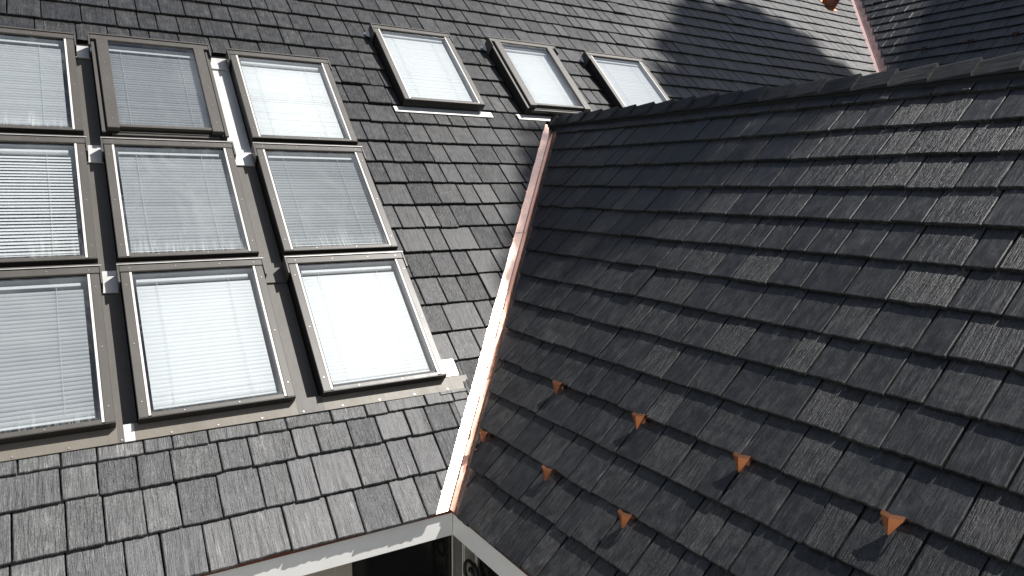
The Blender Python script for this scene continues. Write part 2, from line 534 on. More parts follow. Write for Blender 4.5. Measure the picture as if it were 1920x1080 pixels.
# ------------------------------------------------------------------ skylight layout (on the main roof: u, v of lower corner, width, height)
SW, SHT = 0.805, 1.022
U1, U2, U3 = -2.447, -1.536, -0.567
V3, V2_, V1 = 0.838, 1.926, 3.026
SKY = [
 # u0, v0, W, H, kind, blind tilt, dirt, label
 (U1, V1, SW, SHT, 'fixed', 40, 0.8, 'taupe skylight with blue-grey blind and one pull cord, upper row, column farthest from copper valley'),
 (U2, V1, SW, SHT, 'vent', 54, 0.15, 'opening skylight with wide taupe side covers and dark grey blind, upper row of the block'),
 (U3, V1, SW, SHT, 'fixed', -3, 0.25, 'skylight with plain white closed blind, upper row of the block, next to the shingles'),
 (U1, V2_, SW, SHT, 'fixed', -22, 0.5, 'skylight whose white blind slats stand open with dark gaps, middle row of the block'),
 (U2, V2_, SW, SHT, 'fixed', 46, 1.0, 'skylight with grey blind and white drip stains along its lower glass, centre of the block'),
 (U3, V2_, SW, SHT, 'fixed', 52, 0.75, 'skylight with blue-grey blind and smeared glass, middle row beside the open shingles'),
 (U1, V3, SW, SHT, 'fixed', 41, 0.6, 'skylight with grey striped blind and pull cord, lower row, column farthest from copper valley'),
 (U2, V3, SW, SHT, 'fixed', 8, 0.25, 'skylight with bright white blind showing fine slat lines, lower row, middle column of the block'),
 (U3, V3, SW, SHT, 'fixed', 0, 0.12, 'skylight with glaring white blind, lower row of the block, beside the copper valley'),
 (0.81, 3.575, 0.80, 1.06, 'fixed', 12, 0.15, 'lone skylight with white striped blind, nearest the nine-skylight block'),
 (2.08, 3.575, 0.80, 1.06, 'vent', 6, 0.1, 'lone opening skylight with thick frame, standing at the top of the copper valley'),
 (3.34, 3.575, 0.82, 1.06, 'fixed', 20, 0.15, 'lone skylight with cloudy glass, partly hidden behind the wing ridge'),
]
BLOCK = (U1 - 0.4, U3 + SW + 0.012, 0.745, V1 + SHT + 0.045)      # flashed area of the nine skylights

# ------------------------------------------------------------------ roofs
def visible_main(P):
    # hidden when the sight line passes below the wing ridge
    d = P - CAM
    if P.x <= 0: return True
    nB = Vector((-sB, 0, cB))
    h1, h0 = nB.dot(P), nB.dot(CAM)
    if h1 >= 0: return True
    Q = CAM + d * (h0 / (h0 - h1))
    return Q.z > ZR or Q.z < 0

def valley_u(v): return v * sA / tB
def clip_main(v0):
    if v0 < 3.5:
        # keep u < v*sA/tB - 0.105
        k = sA / tB
        n = Vector((1, -k, 0)).normalized()
        return [((-0.108, 0), (n.x, n.y))]
    k = sA
    n = Vector((1, -k, 0)).normalized()
    return [((X2 - 0.14, 0), (n.x, n.y))]

main = empty('main_roof', FA)
tag(main, 'large main roof of grey wood-grain shingles carrying all the skylights', 'roof')
rows = []
UL = -4.2
rows.append((-0.012, UL, 0.6, None))
rows.append((0.2425, UL, 0.6, None))
rows.append((0.487, UL, 0.30, None)); rows.append((0.480, 0.30, 0.9, None))
rows.append((0.668, U1 - 0.03, 0.305, None)); rows.append((0.720, 0.31, 1.2, None))
rows.append((0.72, UL, U1 - 0.035, None))
for k in range(4, 38):
    v0 = k * E_
    rows.append((v0, UL, (3.2 if v0 < 3.5 else 13.2), None))
holes = [(U1 - 0.012, BLOCK[1], BLOCK[2] + 0.012, BLOCK[3]), (0.0, U3 + SW + 0.120, BLOCK[2], V3 + 0.141)]
for (u0, v0, W, H, kind, t, d, l) in SKY[9:]:
    holes.append((u0 - 0.012, u0 + W + 0.012, v0 - 0.06, v0 + H + 0.02))
def sway_main(u, v):
    s = 0.0
    if v < 3.4:
        d = valley_u(v) - u
        s += 0.010 * math.exp(-max(d, 0) / 0.3)
    s += 0.0022 * (1 + math.sin(u * 2.3 + v * 1.7))
    return s
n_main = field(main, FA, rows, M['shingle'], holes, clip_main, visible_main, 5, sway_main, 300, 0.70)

# deck with openings for the light wells
def deck(root, x0, x1, y0, y1, openings, h, mat, name='roof_deck', keep=None):
    xs = sorted({x0, x1, *[q for o in openings for q in o[:2]]})
    ys = sorted({y0, y1, *[q for o in openings for q in o[2:]]})
    mb = MB()
    for i in range(len(xs) - 1):
        for j in range(len(ys) - 1):
            cx, cy = (xs[i] + xs[i + 1]) / 2, (ys[j] + ys[j + 1]) / 2
            if any(o[0] < cx < o[1] and o[2] < cy < o[3] for o in openings): continue
            mb.poly([(xs[i], ys[j], h), (xs[i + 1], ys[j], h), (xs[i + 1], ys[j + 1], h), (xs[i], ys[j + 1], h)])
    return mb.build(name, mat, root)
op = [(u0 + 0.05, u0 + W - 0.05, v0 + 0.03, v0 + H - 0.05) for (u0, v0, W, H, *_) in SKY]
DB = (U1 + 0.004, U3 + SW - 0.004, V3 - 0.06, V1 + SHT + 0.02)
deck(main, UL - 0.3, 15.5, 0.0, 9.2, op[9:] + [DB], -0.008, M['deck'])
deck(main, DB[0], DB[1], DB[2], DB[3], op[:9], -0.055, M['deck'])

wing = empty('wing_roof', FB)
tag(wing, 'steep wing roof in shade-dark grey shingles with snow guards and a capped ridge', 'roof')
def wing_row(k): return -0.012 if k == 0 else 0.0175 + 0.2328 * k
rows = [(wing_row(k), -2.9, 5.6, None if k < 14 else VR + 0.0) for k in range(15)]
def clip_wing(v0):
    # local x = -w ; keep w < v*sB/tan(PA) - 0.06  ->  -x - v*sB < -0.06
    n = Vector((-1, -sB, 0)).normalized()
    return [((0.100, 0), (n.x, n.y))]
def sway_wing(x, v):
    d = x + v * sB
    return 0.006 * math.exp(-max(d, 0) / 0.35) + 0.0015 * (1 + math.sin(x * 1.9 + v * 2.1))
n_wing = field(wing, FB, rows, M['shingle'], [], clip_wing, lambda P: True, 9, sway_wing)
# deck triangle-ended along the valley and the hidden far slope of the wing
MB().poly([(5.6, 0, -0.008), (5.6, VR, -0.008), (-VR * sB, VR, -0.008), (0, 0, -0.008)]).build('roof_deck', M['deck'], wing)
inv = FB.inverted()
back = [inv @ Vector(p) for p in ((XR, -5.6, ZR), (2 * XR, -5.6, 0), (2 * XR, 0.0, 0.0), (XR, ZR, ZR))]
MB().poly(back).build('far_slope', M['shingle'], wing)

rear = empty('rear_wing_roof', FC)
tag(rear, 'shaded shingle roof of the taller wing behind the ridge, across the second copper valley', 'roof')
rows = [(k * E_, -7.6, -0.3, None) for k in range(13, 38)]
def clip_rear(v0):
    n = Vector((-1, -sA, 0)).normalized()
    return [((0.15, 0), (n.x, n.y))]
def visible_rear(P):
    nB = Vector((-sB, 0, cB)); d = P - CAM
    h1, h0 = nB.dot(P), nB.dot(CAM)
    if h1 >= 0: return True
    Q = CAM + d * (h0 / (h0 - h1))
    return Q.z > ZR
field(rear, FC, rows, M['shingle'], [], clip_rear, visible_rear, 21, None)
MB().poly([(-0.3, 0, -0.008), (-0.3, VR2, -0.008), (-VR2 * sA, VR2, -0.008), (-0.3, 0.42, -0.008)]).build('roof_deck', M['deck'], rear)
inv = FC.inverted()
zr2 = VR2 * sA
back = [inv @ Vector(p) for p in ((X2 + zr2, 0.3, zr2), (X2 + 2 * zr2, 0.3, 0), (X2 + 2 * zr2, zr2, 0), (X2 + zr2, zr2, zr2))]
MB().poly(back).build('far_slope', M['shingle'], rear)
gab = [inv @ Vector(p) for p in ((X2, 0.32, 0), (X2, 0.32, -3), (X2 + 2 * zr2, 0.32, -3), (X2 + 2 * zr2, 0.32, 0), (X2 + zr2, 0.32, zr2 - 0.02))]
MB().poly(gab).build('gable_wall', M['wall_trim'], rear)

# ridge caps of the wing
def cap_mesh(r):
    n = 6
    L = 0.27; wd = 0.135
    v, f = [], []
    # local: x along the ridge (butt at x=0 facing the gable), profile opens down both slopes
    def ring(x, lift, thick):
        out = []
        for side, sgn in ((0, -1), (1, 1)):
            pass
        pts = []
        for i in range(-n, n + 1):
            s = wd * i / n
            y = s * cB; z = -abs(s) * sB
            if i == 0: z -= 0.004
            jit = r.uniform(-0.0012, 0.0012)
            pts.append((x + r.uniform(-0.002, 0.002), y, z + lift + jit))
        return pts
    a = ring(0, 0.024, 0); b = ring(-0.004, 0.002, 0); c = ring(L, 0.0, 0)
    m_ = 2 * n + 1
    v = a + b + c
    for i in range(m_ - 1):
        f.append((i, i + 1, 2 * m_ + i + 1, 2 * m_ + i)[::-1])
        f.append((m_ + i, m_ + i + 1, i + 1, i)[::-1])
    f.append((0, 2 * m_, m_)[::-1]); f.append((m_ - 1, 2 * m_ - 1, 3 * m_ - 1)[::-1])
    return mesh_of('ridge_cap', v, f, M['cap'])
caps = [cap_mesh(random.Random(50 + i)) for i in range(4)]
invB = FB.inverted()
RV = 0.060                                             # height of the ridge vent under the caps
y = -5.6; i = 0
cr = random.Random(3)
while y < ZR + 0.02:
    mw = Matrix.Translation((XR, y, ZR + RV)) @ Matrix(((0, 1, 0, 0), (1, 0, 0, 0), (0, 0, 1, 0), (0, 0, 0, 1)))
    # butt toward -Y: local x -> +Y ; keep handedness by flipping y
    mw = Matrix.Translation((XR + cr.uniform(-.003, .003), y, ZR + RV + cr.uniform(-.002, .002))) @ Matrix(((0, -1, 0, 0), (1, 0, 0, 0), (0, 0, 1, 0), (0, 0, 0, 1))) @ Matrix.Rotation(cr.gauss(0, 0.006), 4, 'Z')
    o = obj('ridge_cap', caps[i % 4], wing); o.matrix_local = invB @ mw
    y += 0.229; i += 1
mb = MB()
pr = [(-0.085, -0.085 * tB + 0.004), (-0.085, -0.085 * tB + RV - 0.012), (0, RV - 0.012), (0.085, -0.085 * tB + RV - 0.012), (0.085, -0.085 * tB + 0.004)]
for a, b in zip(pr[:-1], pr[1:]):
    mb.poly([invB @ Vector(q) for q in ((XR + a[0], -5.6, ZR + a[1]), (XR + a[0], ZR - 0.05, ZR + a[1]), (XR + b[0], ZR - 0.05, ZR + b[1]), (XR + b[0], -5.6, ZR + b[1]))])
mb.build('ridge_vent', M['deck'], wing)

# eaves: fascia, drip edge, soffit
FZ = -0.165
mb = MB().box(-4.6, 0.024, 0.024, 0.046, FZ, -0.004)
invA = FA.inverted()
def world_box(name, dims, mat, root, inv_, bevel=0.0):
    me = MB().box(*dims).mesh(name, mat, bevel)
    o = obj(name, me, root); o.matrix_local = inv_
    return o
world_box('fascia_board', (-4.6, 0.0115, 0.012, 0.035, FZ, -0.006), M['white_paint'], main, invA, 0.002)
world_box('fascia_board', (0.012, 0.035, -5.6, 0.0115, FZ, -0.006), M['white_paint'], wing, invB, 0.002)
world_box('drip_edge', (-4.6, 0.004, -0.002, 0.0115, -0.020, -0.002), M['drip'], main, invA)
world_box('drip_edge', (-0.0015, 0.0115, -5.6, -0.0025, -0.019, -0.003), M['drip'], wing, invB)
world_box('soffit', (-4.6, 0.035, 0.0355, 0.26, FZ + 0.01, FZ + 0.025), M['white_paint'], main, invA)
world_box('soffit', (0.0355, 0.26, -5.6, 0.27, FZ + 0.028, FZ + 0.043), M['white_paint'], wing, invB)

# ------------------------------------------------------------------ copper valleys
def valley(name, label, x0, tb, base, z0, z1, mat, wl=0.20, wr=0.20, rib=0.014, laps=()):
    """bent sheet lying on the two roof planes with an upstand along the middle"""
    # valley line: x = x0 + z/tb , y = z
    d = Vector((1 / tb, 1, 1)).normalized()
    root = empty(name, Matrix.Translation((x0 + z0 / tb, z0, z0)))
    n = 26
    ax = Vector((-1, 0, 0))                     # across the main roof, level
    ay = Vector((0, -1, 0))                     # across the wing roof, level
    up = Vector((0, 0, 1))
    nA = Vector((0, -sA, cA)); nB = Vector((-math.sin(math.atan(tb)), 0, math.cos(math.atan(tb))))
    r = random.Random(4)
    LA, RB, RIB = MB(), MB(), MB()
    prev = None
    steps = []
    cuts = [z0] + [q for q in laps] + [z1]
    for a_, b_ in zip(cuts[:-1], cuts[1:]):
        m_ = max(6, int((b_ - a_) / 0.12))
        lo = a_ - (0.05 if a_ != z0 else 0)
        steps += [(lo + (b_ - lo) * k / m_, k == 0, 0.003 if a_ != z0 else 0.0, k / m_) for k in range(m_ + 1)]
    for z, fresh, lift, kk in steps:
        if fresh: prev = None
        c = Vector(((z) / tb - z0 / tb, z - z0, z - z0)) + up * lift * (1 - kk)
        wob = r.uniform(-0.0016, 0.0016)
        a0 = c + ax * wl + nA * 0.001
        a1 = c + ax * 0.060 + nA * (0.006 + wob)
        a2 = c + ax * 0.014 + nA * 0.007
        t1 = a2 + (nA + nB).normalized() * rib
        b2 = c + ay * 0.014 + nB * 0.007
        t2 = t1 + (b2 - a2) * 0.35
        b1 = c + ay * 0.045 + nB * (0.006 - wob)
        b0 = c + ay * wr + nB * 0.001
        cur = (a0, a1, a2, t1, t2, b2, b1, b0)
        if prev:
            LA.poly([prev[0], prev[1], cur[1], cur[0]]).poly([prev[1], prev[2], cur[2], cur[1]])
            RIB.poly([prev[2], prev[3], cur[3], cur[2]]).poly([prev[3], prev[4], cur[4], cur[3]]).poly([prev[4], prev[5], cur[5], cur[4]])
            RB.poly([prev[5], prev[6], cur[6], cur[5]]).poly([prev[6], prev[7], cur[7], cur[6]])
        prev = cur
    LA.build('main_side_sheet', mat, root); RB.build('wing_side_sheet', mat, root); RIB.build('centre_rib', mat, root)
    tag(root, label, 'flashing')
    return root
valley('valley_flashing', 'bright new copper valley flashing glinting between main roof and wing', 0.0, tB, 0, -0.004, ZR - 0.02, M['copper'], laps=(0.62, 1.52))
valley('valley_flashing', 'dull pinkish copper valley flashing between main roof and shaded rear wing', X2, 1.0, 0, 3.2, zr2 - 0.1, M['copper_dull'], 0.22, 0.22)

# ------------------------------------------------------------------ skylights
SLAT_ME = {}
def slat_mesh(L):
    k = round(L, 3)
    if k not in SLAT_ME:
        wd, crown, n = 0.029, 0.0028, 4
        v, f = [], []
        for x in (0, L):
            for i in range(n + 1):
                t = i / n - 0.5
                v.append((x, t * wd, crown * (1 - 4 * t * t)))
        for i in range(n): f.append((i, n + 1 + i, n + 2 + i, i + 1))
        SLAT_ME[k] = mesh_of('blind_slat', v, f, M['blind'], True)
    return SLAT_ME[k]

scr_v, scr_f = [], []
for k in range(6):
    a = math.pi * k / 3; scr_v.append((0.0055 * math.cos(a), 0.0055 * math.sin(a), 0))
for k in range(6):
    a = math.pi * k / 3; scr_v.append((0.0038 * math.cos(a), 0.0038 * math.sin(a), 0.0032))
scr_f = [tuple(range(6, 12))] + [(k, (k + 1) % 6, 6 + (k + 1) % 6, 6 + k) for k in range(6)]
SCREW = mesh_of('screw', scr_v, scr_f, M['screw'])

def skylight(idx, u0, v0, W, H, kind, tilt, dirt, label):
    r = random.Random(100 + idx)
    root = empty('skylight', FA @ Matrix.Translation((u0, v0, 0)))
    tag(root, label, 'skylight', 'skylights in the block of nine' if idx < 9 else 'lone skylights in a row')
    vent = kind == 'vent'
    ZT = 0.076 if idx < 9 else 0.098             # underside of the cladding
    # curb: four mitred bars
    f = MB()
    f.box(0.006, 0.055, 0.006, H - 0.006, -0.052 if idx < 9 else -0.006, ZT).box(W - 0.055, W - 0.006, 0.006, H - 0.006, -0.052 if idx < 9 else -0.006, ZT)
    f.box(0.0555, W - 0.0555, 0.006, 0.04, -0.052 if idx < 9 else -0.006, ZT).box(0.0555, W - 0.0555, H - 0.06, H - 0.006, -0.052 if idx < 9 else -0.006, ZT)
    f.build('frame', M['dark_frame'], root)
    covers = []
    sw = 0.047
    zt = ZT + 0.015
    if not vent:
        for x0 in (0.0, W - sw):
            covers.append(MB().box(x0, x0 + sw, -0.004, H - 0.055, ZT + 0.0005, zt).build('side_cover', M['taupe'], root, 0.003))
        for x0 in (sw + 0.0005, W - sw - 0.0125):
            MB().box(x0, x0 + 0.012, 0.004, H - 0.056, ZT + 0.0005, zt - 0.001).build('glazing_strip', M['spacer'], root)
        covers.append(MB().box(sw + 0.013, W - sw - 0.013, -0.004, 0.022, ZT + 0.0005, zt - 0.003).build('bottom_cover', M['taupe'], root, 0.002))
        MB().box(-0.002, W + 0.002, -0.009, -0.0045, 0.034, zt - 0.001).build('front_lip', M['dark_frame'], root)  # dark material puts the shade of the unlit front face into its colour
        zg = ZT + 0.004
        px0, px1, py0, py1 = sw + 0.0128, W - sw - 0.0128, 0.0225, H - 0.0555
    else:
        sv = 0.088
        for x0 in (0.0, W - 0.024):                 # outer step of the venting frame
            MB().box(x0, x0 + 0.024, -0.010, H - 0.05, ZT + 0.0005, ZT + 0.016).build('outer_cover', M['taupe'], root, 0.002)
        for x0 in (0.034, W - 0.034 - sv + 0.012):
            covers.append(MB().box(x0, x0 + sv - 0.012, 0.010, H - 0.052, ZT + 0.0005, ZT + 0.040).build('side_cover', M['taupe'], root, 0.003))
        MB().box(0.111, W - 0.111, 0.030, 0.058, ZT + 0.0005, ZT + 0.031).build('bottom_cover', M['taupe'], root, 0.002)
        MB().box(0.06, W - 0.06, -0.012, 0.006, ZT - 0.035, ZT - 0.006).build('front_lip', M['taupe'], root, 0.002)
        zg = ZT + 0.026
        px0, px1, py0, py1 = 0.1112, W - 0.1112, 0.0585, H - 0.058
    # hood at the head, with its turned down ends and pale hem
    hz = zt + (0.022 if vent else 0.002)
    head = MB().box(-0.004, W + 0.004, H - 0.052, H - 0.003, ZT + 0.0006, hz).build('head_cover', M['taupe'], root, 0.003)
    hd = MB()
    hd.box(-0.014, W + 0.014, H - 0.0025, H + 0.012, 0.0, hz + 0.005)
    hd.box(-0.014, -0.0045, H - 0.13, H - 0.003, 0.0, hz + 0.004).box(W + 0.0045, W + 0.014, H - 0.13, H - 0.003, 0.0, hz + 0.004)
    hd.build('head_flashing', M['taupe'], root)
    MB().box(-0.0145, W + 0.0145, H - 0.0028, H + 0.0015, hz + 0.0051, hz + 0.0075).build('hem', M['silver'] if idx >= 3 and idx < 9 else M['taupe'], root)
    # glass
    MB().box(px0, px1, py0, py1, zg, zg + 0.004)
    me = mesh_of('pane', [(px0, py0, zg), (px1, py0, zg), (px1, py1, zg), (px0, py1, zg)], [(0, 1, 2, 3)], pane_material('pane_%d' % idx, dirt, idx, 0.02))
    obj('pane', me, root)
    # light well below
    wl = MB()
    a0, a1, b0, b1, zb = 0.056, W - 0.056, 0.041, H - 0.061, -0.22
    wl.poly([(a0, b0, ZT - .005), (a0, b1, ZT - .005), (a0, b1, zb), (a0, b0, zb)]).poly([(a1, b1, ZT - .005), (a1, b0, ZT - .005), (a1, b0, zb), (a1, b1, zb)])
    wl.poly([(a1, b0, ZT - .005), (a0, b0, ZT - .005), (a0, b0, zb), (a1, b0, zb)]).poly([(a0, b1, ZT - .005), (a1, b1, ZT - .005), (a1, b1, zb), (a0, b1, zb)])
    wl.build('light_well', M['well'], root)
    MB().poly([(a0, b0, zb + .001), (a1, b0, zb + .001), (a1, b1, zb + .001), (a0, b1, zb + .001)]).build('well_floor', M['room'], root)
    # venetian blind
    bx0, bx1 = a0 + 0.022, a1 - 0.030
    zc = ZT - 0.030
    yt = b1 - 0.034
    rail = MB().box(bx0, bx1 - 0.01, yt - 0.022, yt, zc - 0.010, zc + 0.020).build('blind_headrail', M['blind'], root, 0.002)
    pitch = 0.0262
    y = b0 + 0.030
    MB().box(bx0, bx1, y - 0.016, y - 0.002, zc - 0.006, zc + 0.006).build('bottom_rail', M['blind'], rail, 0.002)
    y += 0.016
    me = slat_mesh(bx1 - bx0)
    while y < yt - 0.030:
        tt = math.radians(tilt + r.gauss(0, 1.3))
        mw = Matrix.Translation((bx0, y + r.gauss(0, 0.0006), zc)) @ Matrix.Rotation(r.gauss(0, 0.0012), 4, 'Z') @ Matrix.Rotation(tt, 4, 'X')
        obj('blind_slat', me, rail, mw)
        y += pitch
    for cx in ((0.80,) if idx in (0, 6) else (0.17, 0.80)):
        x = bx0 + (bx1 - bx0) * cx
        v, fcs = tube([(x, b0 + 0.04, zc + 0.017), (x + r.uniform(-.004, .004), (b0 + yt) / 2, zc + 0.018), (x, yt - 0.012, zc + 0.015)], 0.0012, 5)
        obj('lift_cord', mesh_of('lift_cord', v, fcs, M['cord']), rail)
    # screws
    if not vent:
        sp = [(sw * 0.5, yy, zt) for yy in (0.09, 0.46, H - 0.15)] + [(W - sw * 0.5, yy, zt) for yy in (0.09, 0.46, H - 0.15)]
        sp += [(xx, 0.008, zt - 0.003) for xx in (0.22, 0.5)] + [(xx, H - 0.028, hz) for xx in (0.05, 0.3, 0.55, W - 0.05)]
    else:
        sp = [(0.07, 0.1 + 0.2 * k, ZT + 0.040) for k in range(5)] + [(W - 0.07, 0.1 + 0.2 * k, ZT + 0.040) for k in range(5)]
    for q in sp:
        own = head if q[1] > H - 0.05 else covers[0] if q[0] < 0.1 else covers[1] if q[0] > W - 0.1 else covers[2]
        obj('screw', SCREW, own, Matrix.Translation(q))
    return root
for i, s in enumerate(SKY): skylight(i, *s)

# ------------------------------------------------------------------ flashing round the block of nine
fl = empty('skylight_flashing', FA @ Matrix.Translation((U1, BLOCK[2], 0)))
tag(fl, 'taupe metal flashing channels and apron joining the block of nine skylights', 'flashing')
def fbox(name, u0, u1, v0, v1, z0, z1, mat, bevel=0.0):
    return MB().box(u0 - U1, u1 - U1, v0 - BLOCK[2], v1 - BLOCK[2], z0, z1).build(name, mat, fl, bevel)
TOPV = V1 + SHT
cols = [(U1 + SW + 0.001, U2 - 0.001), (U2 + SW + 0.001, U3 - 0.001)]
for ci, (g0, g1) in enumerate(cols):
    for ri, (vv, ht) in enumerate(((V1, SHT), (V2_, SHT), (V3, SHT))):
        v_lo = vv - 0.075 if ri < 2 else vv - 0.02
        v_hi = vv + ht - 0.105
        mt = M['silver'] if (ci == 1 and ri == 0) else M['taupe_flash']
        fbox('gutter_channel', g0, g1, v_lo, v_hi, -0.032, -0.026, mt)
        # saddle between the heads of two neighbouring skylights, overlapping the channel
        sm = M['taupe_flash'] if (ci == 1 and ri == 2) else M['silver']
        fbox('saddle', g0 + 0.001, g1 - 0.001, vv + ht - 0.120, vv + ht + 0.045 if ri else vv + ht + 0.03, -0.0255, -0.012, sm, 0.002)
        # upright end piece of the right hand head flashing, standing over the channel
        n = 8
        pts = [(g1 - 0.004, vv + ht + 0.01, -0.012), (g1 - 0.004, vv + ht - 0.115, -0.012)]
        arc = [(g1 - 0.004, vv + ht - 0.115 + 0.09 * math.sin(a) * 0.3, -0.012 + 0.085 * (1 - math.cos(a))) for a in [math.pi / 2 * k / n for k in range(n + 1)]]
        MB().poly([(p[0] - U1, p[1] - BLOCK[2], p[2]) for p in [pts[0]] + arc + [(g1 - 0.004, vv + ht + 0.01, 0.10)]]).build('end_piece', M['taupe'], fl)
# row gaps: dark filler carries the shadow between the rows in its colour
for c0 in (U1, U2, U3):
    for (lo, hi) in ((V3 + SHT + 0.0125, V2_ - 0.0095), (V2_ + SHT + 0.0125, V1 - 0.0095)):
        fbox('shade_dark_flashing', c0 + 0.006, c0 + SW - 0.006, lo, hi, -0.05, -0.01, M['dark_frame'])
# apron along the foot
aps = [(U1 - 0.03, U1 + SW + 0.005, M['apron']), (U1 + SW + 0.0055, U1 + SW + 0.035, M['taupe_flash']), (U1 + SW + 0.0355, U2 - 0.022, M['silver']), (U2 - 0.0215, U2 + SW + 0.01, M['apron']), (U2 + SW + 0.0105, U2 + SW + 0.04, M['taupe_flash']), (U2 + SW + 0.0405, U3 - 0.001, M['taupe_flash']), (U3 - 0.0005, U3 + SW + 0.03, M['apron']), (U3 + SW + 0.0305, U3 + SW + 0.165, M['apron'])]
for (a0, a1, mt) in aps:
    # sheet sloping from the frame foot down over the top of the shingles
    L = 0.10
    y0, y1 = 0.0, V3 + 0.004 - BLOCK[2]
    z0, z1 = 0.026, 0.030
    MB().poly([(a0 - U1, y0, z0), (a1 - U1, y0, z0), (a1 - U1, y1, z1), (a0 - U1, y1, z1)]).poly([(a0 - U1, y0, z0), (a0 - U1, y0 - 0.0015, z0 - 0.006), (a1 - U1, y0 - 0.0015, z0 - 0.006), (a1 - U1, y0, z0)]).build('apron', mt, fl)
fbox('corner_piece', U3 + SW + 0.016, U3 + SW + 0.118, V3 + 0.0045, V3 + 0.140, 0.018, 0.032, M['silver'], 0.004)
fbox('side_flashing', U3 + SW - 0.004, U3 + SW + 0.014, V3 + 0.17, TOPV, -0.004, 0.030, M['taupe_flash'])
for k in range(14):
    uu = U1 - 0.1 + 0.232 * k
    if uu > U3 + SW + 0.14: break
    o = obj('rivet', SCREW, fl, Matrix.Translation((uu - U1, 0.012, 0.0265)) @ Matrix.Scale(1.3, 4))

for i, (u0, v0, W, H, kind, t, d, l) in enumerate(SKY[9:]):
    root = empty('apron_flashing', FA @ Matrix.Translation((u0, v0, 0)))
    tag(root, ['pale apron flashing under the lone skylight nearest the block of nine', 'pale apron flashing under the lone skylight at the valley top', 'pale apron flashing under the lone skylight behind the ridge'][i], 'flashing', 'aprons of the lone skylights')
    z0 = 0.025
    for nm, a0, a1 in (('end_tab', -0.085, -0.0005), ('sheet', 0.0, W), ('end_tab', W + 0.0005, W + 0.10)):
        MB().poly([(a0, -0.075, z0), (a1, -0.075, z0), (a1, -0.004, z0 - 0.002), (a0, -0.004, z0 - 0.002)]).poly([(a0, -0.075, z0), (a0, -0.076, z0 - .008), (a1, -0.076, z0 - .008), (a1, -0.075, z0)]).build(nm, M['silver'], root)
    MB().poly([(-0.075, H - 0.02, 0.012), (-0.02, H - 0.085, 0.03), (-0.0155, H - 0.005, 0.05)]).build('head_tab', M['silver'], root)

# ------------------------------------------------------------------ copper snow guards
def guard_parts():
    # local frame: x across the roof, y up the slope, z out of the roof; y=0 at the butt it hangs from
    T0 = (-0.016, -0.072, 0.004)
    P1 = (-0.042, -0.020, 0.062); P2 = (0.042, -0.020, 0.062); P3 = (-0.006, -0.030, 0.066)
    face = MB()
    th = 0.0025
    for tri in ((P1, T0, P3), (P3, T0, P2)):
        n = len(face.v)
        face.v += [tuple(q) for q in tri] + [(q[0], q[1] + th, q[2] - th * .5) for q in tri]
        face.f += [(n, n + 1, n + 2), (n + 5, n + 4, n + 3), (n, n + 3, n + 4, n + 1), (n + 1, n + 4, n + 5, n + 2), (n + 2, n + 5, n + 3, n)]
    flange = MB()
    flange.poly([P3, P2, (0.040, -0.004, 0.060), (-0.004, -0.012, 0.063)]).poly([P1, P3, (-0.004, -0.012, 0.063), (-0.040, -0.004, 0.060)])
    strap = MB().box(-0.012, 0.012, -0.070, 0.03, 0.0015, 0.0035)
    brace = MB()
    brace.poly([(0.012, -0.016, 0.003), (0.012, 0.0, 0.003), (0.050, -0.003, 0.055), (0.040, -0.012, 0.060)])
    return [('face_plate', face.mesh('face_plate', M['copper_guard'])), ('top_flange', flange.mesh('top_flange', M['copper_guard'])),
            ('strap', strap.mesh('strap', M['copper_guard'])), ('brace', brace.mesh('brace', M['copper_guard']))]
GP = guard_parts()
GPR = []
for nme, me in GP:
    m2 = me.copy(); m2.materials.clear(); m2.materials.append(M['copper_shaded']); GPR.append((nme, m2))
def snow_guard(frame, x, v, label, group, rot=0.0, base=0.0, dark=False):
    root = empty('snow_guard', frame @ Matrix.Translation((x, v, base)) @ Matrix.Rotation(rot, 4, 'Z'))
    tag(root, label, 'snow guard', group)
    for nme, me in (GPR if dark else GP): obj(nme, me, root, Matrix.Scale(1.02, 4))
gr = random.Random(8)
upper = ['nearest the copper valley', 'second from the copper valley', 'third from the copper valley', 'fourth from the copper valley']
for k, w in enumerate((-0.175, -0.885, -1.545, -2.215)):
    snow_guard(FB, -w, wing_row(4), 'triangular copper snow guard on the dark wing, upper guard row, ' + upper[k], 'snow guards on the wing', gr.gauss(0, 0.05), 0.002)
for k, w in enumerate((0.125, -0.550, -1.175)):
    snow_guard(FB, -w, wing_row(2), 'triangular copper snow guard on the dark wing, lower guard row, ' + upper[k], 'snow guards on the wing', gr.gauss(0, 0.05), 0.002)
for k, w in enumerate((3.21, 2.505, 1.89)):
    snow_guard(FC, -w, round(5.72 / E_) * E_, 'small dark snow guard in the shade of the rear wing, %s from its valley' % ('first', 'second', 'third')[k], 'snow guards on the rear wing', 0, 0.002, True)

# ------------------------------------------------------------------ copper roof vent high on the main roof
vt = empty('roof_vent', FA @ Matrix.Translation((10.26, 7.16, 0)) @ Matrix.Scale(0.62, 4))
tag(vt, 'brown copper roof vent with flanged base near the second valley', 'vent')
MB().box(-0.16, 0.26, -0.10, 0.5, 0.022, 0.028).build('base_flange', M['copper_vent'], vt)
mb = MB()
mb.poly([(0, 0, .028), (0.2, 0, .028), (0.2, 0.05, .30), (0, 0.05, .30)]).poly([(0, 0.4, .028), (0, 0, .028), (0, 0.05, .30), (0, 0.4, .30)])
mb.poly([(0.2, 0, .028), (0.2, 0.4, .028), (0.2, 0.4, .30), (0.2, 0.05, .30)]).poly([(0.2, 0.4, .028), (0, 0.4, .028), (0, 0.4, .30), (0.2, 0.4, .30)])
mb.build('body', M['copper_vent'], vt)
MB().box(-0.02, 0.22, 0.02, 0.42, 0.3005, 0.325).build('lid', M['copper_vent'], vt, 0.004)

